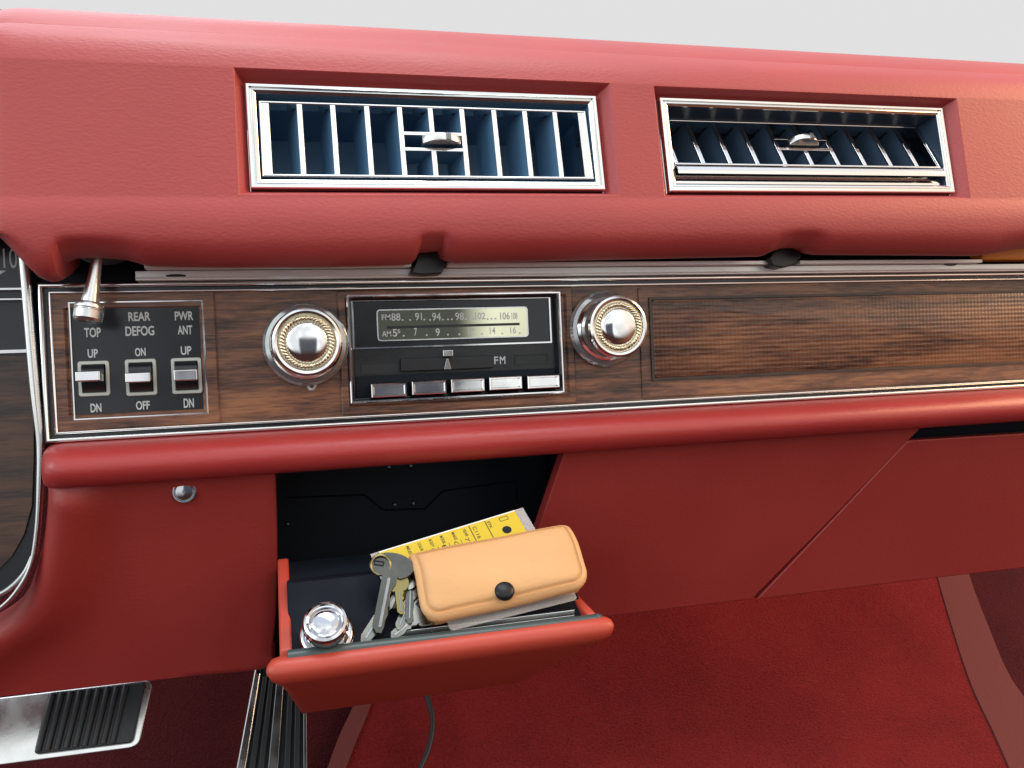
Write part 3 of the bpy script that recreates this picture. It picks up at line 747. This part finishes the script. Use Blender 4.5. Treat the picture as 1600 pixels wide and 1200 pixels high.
# ------------------------------------------------------------------ chrome lever hanging under the pad
lv = thing('control_lever', 'short chrome lever with a round tip, hanging under the pad over the switch panel', 'lever', U(160, 402, -.03))
A = U(152, 404, -.030); B = U(139, 483, -.034); ax = (B-A).normalized()
rot = Vector((0, -1, 0)).rotation_difference(ax).to_matrix().to_4x4(); mt = Matrix.Translation(A) @ rot; Ln = (B-A).length
bm = BM(); lathe(bm, (0, 0, 0), [(.0036, -.01), (.0034, 0), (.0042, Ln*.4), (.0058, Ln*.85), (.0060, Ln*.95)], 32); bm.transform(mt); obj('stem', bm, M['brushed'], lv)
bm = BM(); e = Ln*.92
lathe(bm, (0, 0, 0), [(.0060, e-.002), (.0088, e-.0005), (.0094, e+.0010), (.0094, e+.0024), (.0090, e+.0030), (.0090, e+.0034), (.0093, e+.0040), (.0091, e+.0095), (.0082, e+.0112), (.0060, e+.0119), (.002, e+.0122)], 48); bm.transform(mt); obj('tip', bm, M['brushed'], lv, smooth=25)
bm = BM(); c = U(160, 398, -.030); lathe(bm, (0, 0, 0), [(.0150, -.004), (.0150, .0015), (.0120, .0030), (.0050, .0034)], 40)
bm.transform(Matrix.Translation(c) @ Vector((0, -1, 0)).rotation_difference(Vector((0, -.25, -1))).to_matrix().to_4x4()); obj('escutcheon', bm, M['rubber'], lv)

# ------------------------------------------------------------------ instrument cluster at the left
ic = thing('instrument_cluster', 'black and walnut instrument cluster in a chrome bezel at the left edge', 'instrument cluster', U(20, 700, .004))
def bar(bm, pts, wpx, y, hgt):
    """flat bright strip with a rounded crown that follows pixel points at depth y"""
    P = spline([U(*p, y) for p in pts], 6); rows = []
    for i, p in enumerate(P):
        t = (P[min(i+1, len(P)-1)]-P[max(i-1, 0)]).normalized(); nrm = Vector((t.z, 0, -t.x))
        w = wpx(i/(len(P)-1)) if callable(wpx) else wpx
        rows.append([bm.verts.new(p+nrm*w*s+Vector((0, -hgt*k, 0))) for s, k in ((-1, -1), (-1, .3), (-.6, .9), (0, 1), (.6, .9), (1, .3), (1, -1))])
    quads(bm, rows)
BP = [(30, 330), (38, 410), (47, 520), (56, 620), (63, 690), (62, 760), (58, 830), (48, 885), (25, 925), (-3, 952), (-50, 982), (-120, 1010)]
bm = BM(); bar(bm, BP, lambda t: .0034-.0018*min(1, max(0, (t-.25)/.25)), -.002, .0035); obj('bezel', bm, M['brushed'], ic, smooth=50)
bm = BM()
Pp = [U(u, v, .006) for u, v in ([(32, 330), (40, 420), (48, 520), (56, 620), (61, 700), (59, 790), (54, 845), (40, 890), (15, 925), (-30, 960), (-140, 1010), (-160, 330)])]
prism(bm, [(p.x, p.z) for p in Pp], .008, .012); obj('cluster_panel', bm, M['gloss'], ic)
Wd = [(-160, 556), (47, 556), (53, 640), (53, 720), (50, 790), (38, 835), (18, 870), (-5, 892), (-40, 910), (-160, 930)]
bm = BM(); prism(bm, [(U(*p, .006).x, U(*p, .006).z) for p in Wd], .0052, .0085); obj('wood_inlay', bm, M['wood_dark'], ic)
bm = BM(); bar(bm, [(52, 868), (40, 893), (20, 915), (-5, 930), (-60, 950)], .0020, .002, .003); obj('inner_trim', bm, M['brushed'], ic, smooth=50)
bm = BM()
for (v, hgt) in ((453, .0010), (469, .0008), (550, .0014)):
    a = U(-160, v, .005); b = U(40+(v-453)*.09, v-1.5, .005); z_ = b.z
    box(bm, a.x, b.x, .0030, .0085, z_-hgt, z_+hgt)
obj('trim_line', bm, M['brushed'], ic, bevel=.0004)
bm = BM(); px_text(bm, '100', 5, 388, 41, 419, .0078, bold=.0); obj('lettering', bm, M['ink'], ic, smooth=0)
bm = BM(); a = U(0, 425, .0078)
prism(bm, [(a.x-.006, a.z-.006), (a.x-.006, a.z+.001), (a.x+.004, a.z+.001)], .0076, .0079); obj('pointer_mark', bm, M['ink'], ic, smooth=0)

# ------------------------------------------------------------------ tilt-out drawer
dw = thing('tilt_out_drawer', 'red tilt-out drawer hanging open below the ledge with a dark grey lining', 'drawer', (.09, -.05, -.235))
def front():
    bm = BM()
    prof = [(-.1000, -.1800, -.0090, .2050), (-.1030, -.1750, -.0128, .2090), (-.1085, -.1728, -.0168, .2138), (-.1140, -.1736, -.0185, .2156), (-.1182, -.1768, -.0192, .2160), (-.1192, -.1815, -.0188, .2150), (-.1172, -.1865, -.0172, .2128), (-.1135, -.1896, -.0148, .2098), (-.1060, -.1948, -.0112, .2030),
            (-.0560, -.2310, .0018, .1615), (-.0520, -.2330, .0030, .1590), (-.0450, -.2330, .0040, .1580), (-.0400, -.2250, .0040, .1600)]
    rows = []
    for (y, z, a, b) in prof:
        xs = [a, a+.0016, a+.006, a+.02] + [a+.02+(b-a-.04)*k/12 for k in range(1, 12)] + [b-.02, b-.006, b-.0016, b]
        r = []
        for k, x in enumerate(xs):
            q = min(k, len(xs)-1-k); f = (.60, .88, 1, 1)[min(q, 3)]
            cy, cz = (-.1085, -.1815) if z > -.2 else (y, z)
            r.append(bm.verts.new((x, cy+(y-cy)*f, cz+(z-cz)*f)))
        rows.append(r)
    quads(bm, rows); bm.faces.new([r[0] for r in rows]); bm.faces.new([r[-1] for r in rows][::-1])
    return obj('drawer_front', bm, M['drawer'], dw, smooth=55)
front()
def wall(x0, x1, pts, mat='drawer', shift=0):
    bm = BM()
    f = lambda y: shift*(y+.108)
    a = [bm.verts.new((x0+f(p[0]), p[0], p[1])) for p in pts]; b = [bm.verts.new((x1+f(p[0]), p[0], p[1])) for p in pts]
    bm.faces.new(a); bm.faces.new(b[::-1]); quads(bm, [a, b], True)
    return obj('side_wall', bm, M[mat], dw, smooth=40, bevel=.0016, seg=3)
wall(-.0106, -.0028, [(-.108, -.182), (-.106, -.1700), (-.085, -.1590), (-.050, -.1410), (-.026, -.1290), (-.019, -.1285), (-.016, -.1340), (-.016, -.160), (-.06, -.21)])
wall(.2000, .2070, [(-.108, -.182), (-.106, -.1715), (-.085, -.1640), (-.055, -.1520), (-.048, -.1540), (-.046, -.165), (-.06, -.21)], shift=-.22)
DP = Vector((.09, -.0815, -.158)); DN = Vector((0, -.7071, .7071))
bm = BM(); prism(bm, [(-.0045, 0), (.2015, 0), (.1985, 1), (-.0045, 1)], 0, 1)
for v in bm.verts:
    t = v.co.z; s = v.co.y; v.co = (v.co.x, -.1035+.0435*t+.02*s, -.1800+.0425*t-.002*s)
obj('inner_lining', bm, M['liner'], dw, bevel=.0012)
bm = BM(); box(bm, -.0045, .1960, -.0598, .02, -.1420, -.1395); obj('tray_floor', bm, M['void'], dw)
bm = BM(); pts = [U(452, 1031, -.1060), U(458, 1029, -.1070), U(470, 1026.5, -.1075), U(700, 999, -.1075), U(915, 973.5, -.1075), U(930, 970, -.1070), U(938, 968, -.1060)]
tube(bm, spline(pts, 4), [.0032+.0022*min(1, min(i, 24-i)/5) for i in range(25)], 12); obj('rubber_seal', bm, M['seal'], dw, smooth=60)
a, b = U(612, 990, -.097), U(897, 956, -.097); zt = (a.z+b.z)/2
bm = BM(); box(bm, a.x, b.x, -.0985, -.0955, zt-.0020, zt+.0016); box(bm, a.x, b.x, -.0983, -.0960, zt-.0085, zt-.0021); obj('metal_strip', bm, M['brushed'], dw, bevel=.0005)

# ------------------------------------------------------------------ things lying in the drawer
def on_deck(u, v, off=0.0): return UP(u, v, DP + DN*off, DN)
def deck_frame(u, v, off, uL, vL, uR, vR):
    o = on_deck(u, v, off); ex = (on_deck(uR, vR, off)-on_deck(uL, vL, off)).normalized(); ey = -DN; ez = ex.cross(ey)
    m = Matrix((ex, ey, ez)).transposed().to_4x4(); m.translation = o; return m
def dl(m, u, v, off):
    return m.inverted() @ on_deck(u, v, off)

cl = on_deck(511, 994)
mlt = Matrix.Translation(cl) @ Vector((0, -1, 0)).rotation_difference((DN+Vector((-.06, -.10, 0))).normalized()).to_matrix().to_4x4()
li = thing('cigarette_lighter', 'round chrome lighter knob set in the dark drawer lining beside the keys', 'lighter', mat=mlt)
bm = BM(); lathe(bm, (0, 0, 0), [(.0178, 0), (.0180, .0025), (.0166, .0042), (.0150, .0046), (.0144, .003)], 56); obj('socket_ring', bm, M['lighter'], li, local=True)
bm = BM(); lathe(bm, (0, 0, 0), [(.0112, .002), (.0112, .010), (.0138, .0125), (.0146, .0150), (.0146, .0205), (.0136, .0225), (.0120, .0232), (.0108, .0222), (.0104, .0212), (.0098, .0216), (.0092, .0226), (.0086, .0218), (.0070, .0226), (.0035, .0234), (.001, .0236)], 56,
                 wob=lambda k, i: (.00025 if i % 2 else 0) if k in (3, 4) else 0); obj('lighter_knob', bm, M['lighter'], li, local=True, smooth=25)

# leather pouch
mp = deck_frame(777, 897, .016, 648, 868, 893, 820)
h_w = (dl(mp, 905, 865, .016).x - dl(mp, 648, 915, .016).x)/2
zt_ = dl(mp, 770, 842, .016).z; zb_ = dl(mp, 790, 948, .016).z
po = thing('leather_pouch', 'tan leather key pouch with a black snap, lying across the open drawer', 'pouch', mat=mp)
def bend(bm, z1, k, sk=0):
    for v in bm.verts:
        q = max(0, v.co.z-z1); v.co.y += k*q*q; v.co.z -= 10*q*q*.4
xc = (dl(mp, 905, 865, .016).x + dl(mp, 648, 915, .016).x)/2
bm = BM(); zt2 = zt_+.0022
prof = [(.0012, .0030), (.0003, .0022), (0, .0010), (.0006, -.0004), (.0018, -.0014), (.0040, -.0018), (.0046, -.0006), (.0054, -.0006), (.0060, -.0020), (.0075, -.0028), (.010, -.0030), (.013, -.0031), (.016, -.0032), (.019, -.0033), (.022, -.0033), (.0245, -.0033), ((zt2-zb_)/2-.0006, -.0033)]
rrings(bm, xc-h_w, xc+h_w, zb_, zt2, [.0125, .0150, .0075, .0065], prof, n=10, sub=9, cap=False)
bmesh.ops.remove_doubles(bm, verts=bm.verts[-76:], dist=.0016)
zmid, zhalf = (zb_+zt2)/2+.002, (zt2-zb_)/2*1.10
def roll(z): return -.0088*math.sqrt(max(0, 1-((z-zmid)/zhalf)**2))+.0030
for v in bm.verts: v.co.y += roll(v.co.z)*(.72+.28*min(1, max(0, (xc+h_w-v.co.x)/.03)))
for v in bm.verts: v.co.x += .0011*math.sin(v.co.z*90); v.co.y += .0008*math.sin(v.co.x*70+1)+.0006*math.sin(v.co.z*160+v.co.x*50)
bend(bm, zt2-.010, 40); obj('flap', bm, M['tan'], po, local=True, smooth=50)
bm = BM(); rrings(bm, xc-h_w+.003, xc+h_w-.004, zb_+.004, zt2-.002, [.008, .008, .006, .006], [(.002, .0125), (0, .0115), (0, .0045), (.001, .003)], n=8, back=True); bend(bm, zt2-.016, 30); obj('pouch_back', bm, M['tan_edge'], po, local=True)
s_ = dl(mp, 787.5, 925, .020)
bm = BM(); lathe(bm, (s_.x, -.0030+roll(s_.z)+.0003, s_.z), [(.0069, -.002), (.0071, .0002), (.0066, .0012), (.0050, .0021), (.0025, .0026), (.0008, .0027)], 40); obj('snap', bm, M['snap'], po, local=True)

# clear sleeves with cards, poking out below the pouch
sm = deck_frame(800, 940, .008, 648, 990, 893, 930)
cs = thing('card_sleeve', 'clear plastic card sleeve poking out under the leather pouch', 'card sleeve', mat=sm)
a, b = dl(sm, 700, 975, .008), dl(sm, 893, 915, .008)
bm = BM(); rrings(bm, a.x, b.x, dl(sm, 800, 962, .008).z, .012, .003, [(0, .0006), (0, 0), (.0005, -.0003)], back=True); obj('sleeve', bm, M['sleeve'], cs, local=True)
bm = BM(); rrings(bm, dl(sm, 800, 950, .008).x, b.x-.004, dl(sm, 800, 945, .008).z-.001, .010, .002, [(0, .0022), (0, .0010)], back=True); obj('card', bm, M['liner'], cs, local=True)
bm = BM(); rrings(bm, a.x+.02, b.x+.004, dl(sm, 800, 941, .008).z+.002, .016, .004, [(0, -.0040), (0, -.0030), (.0004, -.0034)], back=True); obj('spare_sleeve', bm, M['sleeve'], cs, local=True)

# yellow tag behind the pouch
tm = deck_frame(700, 842, .004, 592, 863, 804, 798)
tg = thing('yellow_tag', 'yellow paper tag with a punched hole, sticking out behind the leather pouch', 'tag', mat=tm)
q = lambda u, v: dl(tm, u, v, .004)
tx0, tx1, tzt = q(592, 863).x, q(804, 798).x, q(700, 830).z
bm = BM(); box(bm, tx0, tx1, -.0002, .0004, tzt-.042, tzt); card = obj('card', bm, M['yellow'], tg, local=True)
bm = BM(); box(bm, tx0, tx1, -.0004, .0006, tzt-.0006, tzt+.0004); obj('white_edge', bm, M['white_card'], card, local=True)
bm = BM(); c = q(792, 828); n = 28
r1 = [bm.verts.new((c.x+.0037*math.cos(2*math.pi*i/n), -.0004, c.z+.0046*math.sin(2*math.pi*i/n)*.72)) for i in range(n)]; bm.faces.new(r1); obj('punched_hole', bm, M['void'], card, local=True)
bm = BM()
for u, v in ((768, 835), (743, 843)): 
    c = q(u, v); box(bm, c.x-.0003, c.x+.0003, -.00035, -.0002, tzt-.040, tzt-.001)
for u in (722, 701, 681, 661, 641): 
    c = q(u, 848); box(bm, c.x-.00015, c.x+.00015, -.00035, -.0002, tzt-.040, tzt-.010)
for s, u in (('STK', 776), ('YEAR', 731), ('MAKE', 711), ('MODEL', 690), ('BODY', 670), ('COLOR', 650), ('MILES', 630)):
    c = q(u, 840); hgt = .0055+.0004*len(s); add_text(bm, s, c.x-.0012, c.x+.0012, tzt-.0022-hgt, tzt-.0022, -.0002, rot=-90, bold=.01)
for s, u, k in (('C116', 752, .014), ('75', 731, .008), ('Cad', 711, .009), ('Eld', 690, .008), ('cnv', 670, .008), ('red', 650, .008)):
    c = q(u, 845); s = {'Cad': 'Cu', 'Eld': 'El'}.get(s, s)
    z_ = tzt-(.003 if u == 752 else .0105); add_text(bm, s, c.x-.0016, c.x+.0014, z_-k*.8, z_, -.0002, rot=-90)
c = q(786, 815); rings(bm, c.x-.002, c.x+.0052, tzt-.0058, tzt-.0022, [(0, -.0002), (0, -.00035), (.0004, -.00035), (.0004, -.0002)])
obj('lettering', bm, M['ink_dark'], card, local=True, smooth=0)
bm = BM(); box(bm, tx0-.006, tx1+.008, .0008, .0011, tzt-.046, tzt+.0012); obj('clear_cover', bm, M['sleeve'], tg, local=True)

# keys
def key(label, u, v, u2, v2, off, bow, length_w, mat, flip=1, group='keys on the ring in the drawer'):
    """flat key: bow centred at u,v, blade running to u2,v2"""
    p, e = on_deck(u, v, off), on_deck(u2, v2, off*.6)
    ez = (p-e).normalized(); ey = (-DN - ez*(-DN).dot(ez)).normalized(); ex = ey.cross(ez)
    m = Matrix((ex, ey, ez)).transposed().to_4x4(); m.translation = p
    t = thing('key', label, 'key', mat=m, group=group)
    L_ = (p-e).length; bw, bh = bow; hw_ = length_w/2
    pts = [(bw*math.cos(R(a)), bh*math.sin(R(a))) for a in range(-62, 243, 12)]
    n = 9; left = []; right = []
    for k in range(n+1):
        z = -bh*.8 - (L_-bh*.8)*k/n
        left.append((-hw_*(1 if k < n else .3), z)); right.append((hw_*(random.uniform(.45, 1) if 1 < k < n else (1 if k < 2 else .3)), z))
    bm = BM(); prism(bm, pts + left + right[::-1], -.0011, .0011); obj('key_body', bm, M[mat], t, local=True, bevel=.0004, smooth=30)
    bm = BM(); box(bm, -hw_*.25, hw_*.15, -.0015, -.0009, -L_*.92, -bh*.9); obj('blade_groove', bm, M['dull'], t, local=True, bevel=.0003)
    bm = BM(); rings(bm, -bw*.80, -bw*.35, -bh*.12, bh*.22, [(0, -.0008), (0, -.0016), (.0008, -.0016), (.0008, -.0008)], cap=True); obj('bow_hole', bm, M['void'], t, local=True)
    return t
key('steel key with a large dark oval bow, uppermost on the ring', 612, 885, 592, 990, .020, (.0155, .0100), .0105, 'bow')
key('thin steel key hanging to the left, its tip against the drawer seal', 632, 905, 566, 1008, .012, (.0095, .0085), .0085, 'steel')
key('brass key wedged between the steel keys', 622, 912, 628, 960, .016, (.0075, .0065), .0060, 'brass')
key('steel key with a round bow, tucked beneath the left end of the pouch', 664, 956, 612, 998, .007, (.0105, .0110), .0080, 'steel')
key('small worn key close against the pouch edge', 642, 890, 640, 975, .012, (.0080, .0075), .0065, 'bow')
key('half hidden key with a pointed tip between the ring and the pouch', 650, 915, 622, 985, .0095, (.0090, .0080), .0070, 'steel')
rc = on_deck(595, 883, .021)
bm = BM()
for k in range(2):
    tube(bm, [rc + Vector((.0066*math.cos(a), .0032*math.sin(a)+.0008*k, .0060*math.sin(a)+.0004*k)) for a in [2*math.pi*i/40 for i in range(41)]], .0008, 8, caps=False)
kr = obj('key_ring', bm, M['brass'], None, smooth=60); tag(kr, 'gold coloured split ring holding the keys', 'key ring')

# ------------------------------------------------------------------ pedals
def plane_frame(p0, n, up=Vector((0, 0, 1))):
    n = n.normalized(); ey = -n; ex = Vector((1, 0, 0)); ex = (ex-ey*ex.dot(ey)).normalized(); ez = ex.cross(ey)
    m = Matrix((ex, ey, ez)).transposed().to_4x4(); m.translation = p0; return m
bp0, bn = Vector((-.17, .115, -.275)), Vector((0, -.86, .5))
bmx = plane_frame(bp0, bn); bl = lambda u, v, off=0: bmx.inverted() @ UP(u, v, bp0, bn.normalized())
bk = thing('brake_pedal', 'wide brake pedal with a ribbed black rubber pad in a bright metal rim', 'pedal', mat=bmx)
def poly(pts, f): return [(f(*p).x, f(*p).z) for p in pts]
def rounded(pts, r, n=5):
    out = []; P = [Vector(p) for p in pts]
    for i, p in enumerate(P):
        a = (P[i-1]-p).normalized()*r; b = (P[(i+1) % len(P)]-p).normalized()*r
        for k in range(n+1):
            t = k/n; out.append(tuple((p+a)*(1-t)**2 + p*2*t*(1-t) + (p+b)*t*t))
    return out
bm = BM(); prism(bm, rounded(poly([(-150, 1108), (240, 1062), (217, 1168), (-150, 1216)], bl), .008), -.002, .006); obj('pedal_plate', bm, M['brushed'], bk, local=True, bevel=.0015)
pp = [(78, 1084), (229, 1067), (209, 1161), (55, 1180)]
bm = BM(); prism(bm, rounded(poly(pp, bl), .004), -.006, -.001); rb = obj('rubber_pad', bm, M['rubber'], bk, local=True, bevel=.0012)
bm = BM()
for k in range(9):
    f = .05+.9*k/9.6
    a = bl(pp[0][0]+(pp[1][0]-pp[0][0])*f, pp[0][1]+(pp[1][1]-pp[0][1])*f+3); b = bl(pp[3][0]+(pp[2][0]-pp[3][0])*f, pp[3][1]+(pp[2][1]-pp[3][1])*f-3)
    tube(bm, [(a.x, -.0062, a.z), (b.x, -.0062, b.z)], .0026, 8)
obj('pad_rib', bm, M['rubber'], rb, local=True, smooth=60)
ap0, an = Vector((-.02, .165, -.325)), Vector((0, -.72, .69))
amx = plane_frame(ap0, an); al = lambda u, v: amx.inverted() @ UP(u, v, ap0, an.normalized())
ac = thing('accelerator_pedal', 'long accelerator pedal with black rubber ribs and bright metal strips', 'pedal', mat=amx)
TLp, TRp, BRp, BLp = al(403, 1030), al(478, 1022), al(481, 1260), al(361, 1262)
def across(f0, f1, y0, y1, name, mat, bev=.001):
    bm = BM()
    prism(bm, [(TLp.lerp(TRp, f0).x, TLp.lerp(TRp, f0).z), (TLp.lerp(TRp, f1).x, TLp.lerp(TRp, f1).z), (BLp.lerp(BRp, f1).x, BLp.lerp(BRp, f1).z), (BLp.lerp(BRp, f0).x, BLp.lerp(BRp, f0).z)], y0, y1)
    return obj(name, bm, M[mat], ac, local=True, bevel=bev)
across(0, 1, 0, .01, 'pedal_body', 'rubber')
across(-.02, .12, -.006, .008, 'metal_edge', 'brushed', .002)
for f in (.16, .29, .66, .80): across(f, f+.09, -.004, .001, 'rubber_rib', 'rubber', .0012)
across(.43, .58, -.0046, .001, 'metal_strip', 'dull', .0012)
across(.94, 1.0, -.004, .006, 'metal_edge', 'dull', .001)

# ------------------------------------------------------------------ footwell
def sheet(name, x0, x1, prof, mat, nx=2, lift=0):
    bm = BM(); rows = []
    for p in spline([(0, a, b) for a, b in prof], 6):
        rows.append([bm.verts.new((x0+(x1-x0)*k/(nx-1), p.y, p.z)) for k in range(nx)])
    quads(bm, rows); o = obj(name, bm, M[mat], None, smooth=60); o['kind'] = 'structure'; return o
FP = [(.46, .10), (.455, -.10), (.43, -.22), (.30, -.385), (.12, -.500), (-.10, -.560), (-.80, -.60)]
FPS = sorted((p.y, p.z) for p in spline([(0, a, b) for a, b in FP], 6))
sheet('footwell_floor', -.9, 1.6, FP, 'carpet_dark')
def fl(u, v, lift=.012):
    """point on the sloping floor seen at pixel u, v"""
    c = Vector((0, -DIST, 0)); d = (CR @ Vector((u-800, 600-v, -1300))).normalized()
    for i in range(400, 4000):
        p = c + d*(i*.0005)
        if p.z <= interp(p.y, FPS)+lift or p.y > .45: return p
    return p
def strip_on_floor(name, left, right, mat, lift, thick, kids=None):
    """carpet piece whose left and right borders follow pixel points down the slope"""
    bm = BM(); rows = []
    a = spline([fl(*p, lift) for p in left], 6); b = spline([fl(*p, lift) for p in right], 6)
    for p, q in zip(a, b):
        r = [bm.verts.new((p.x, p.y+thick, p.z-thick*.6))]
        for k in range(0, 25): t = k/24; s = p.lerp(q, t); s.z = interp(s.y, FPS)+lift; r.append(bm.verts.new(s))
        r.append(bm.verts.new((q.x, q.y+thick, q.z-thick*.6))); rows.append(r)
    quads(bm, rows); return obj(name, bm, M[mat], None, smooth=60)
mc = strip_on_floor('footwell_carpet', [(640, 870), (610, 960), (576, 1090), (545, 1160), (515, 1240), (490, 1330)], [(1440, 800), (1462, 890), (1492, 980), (1525, 1080), (1570, 1180), (1640, 1300)], 'carpet', .020, .012); mc['kind'] = 'structure'
b1 = strip_on_floor('carpet_binding', [(630, 870), (590, 980), (553, 1100), (528, 1155), (500, 1235), (470, 1330)], [(648, 870), (620, 960), (580, 1100), (556, 1160), (526, 1240), (500, 1330)], 'binding', .024, .010); tag(b1, 'pale worn binding strip along the left side of the carpet', 'carpet edge')
b2 = strip_on_floor('carpet_binding', [(1440, 800), (1462, 890), (1488, 980), (1518, 1070), (1560, 1160), (1620, 1300)], [(1490, 800), (1512, 890), (1545, 980), (1580, 1060), (1640, 1140), (1760, 1300)], 'binding', .0225, .010); tag(b2, 'broad faded trim strip along the right side of the carpet below the glovebox', 'carpet edge')
for b_ in (b1, b2): b_['group'] = 'faded trim strips edging the carpet'
bm = BM(); tube(bm, spline([fl(*p, .05) for p in ((655, 1040), (668, 1090), (676, 1125), (671, 1165), (655, 1205), (640, 1240))], 6), .0030, 10)
cd = obj('cable', bm, M['rubber'], None, smooth=60); tag(cd, 'thin black cable hanging below the open drawer over the red carpet', 'cable')
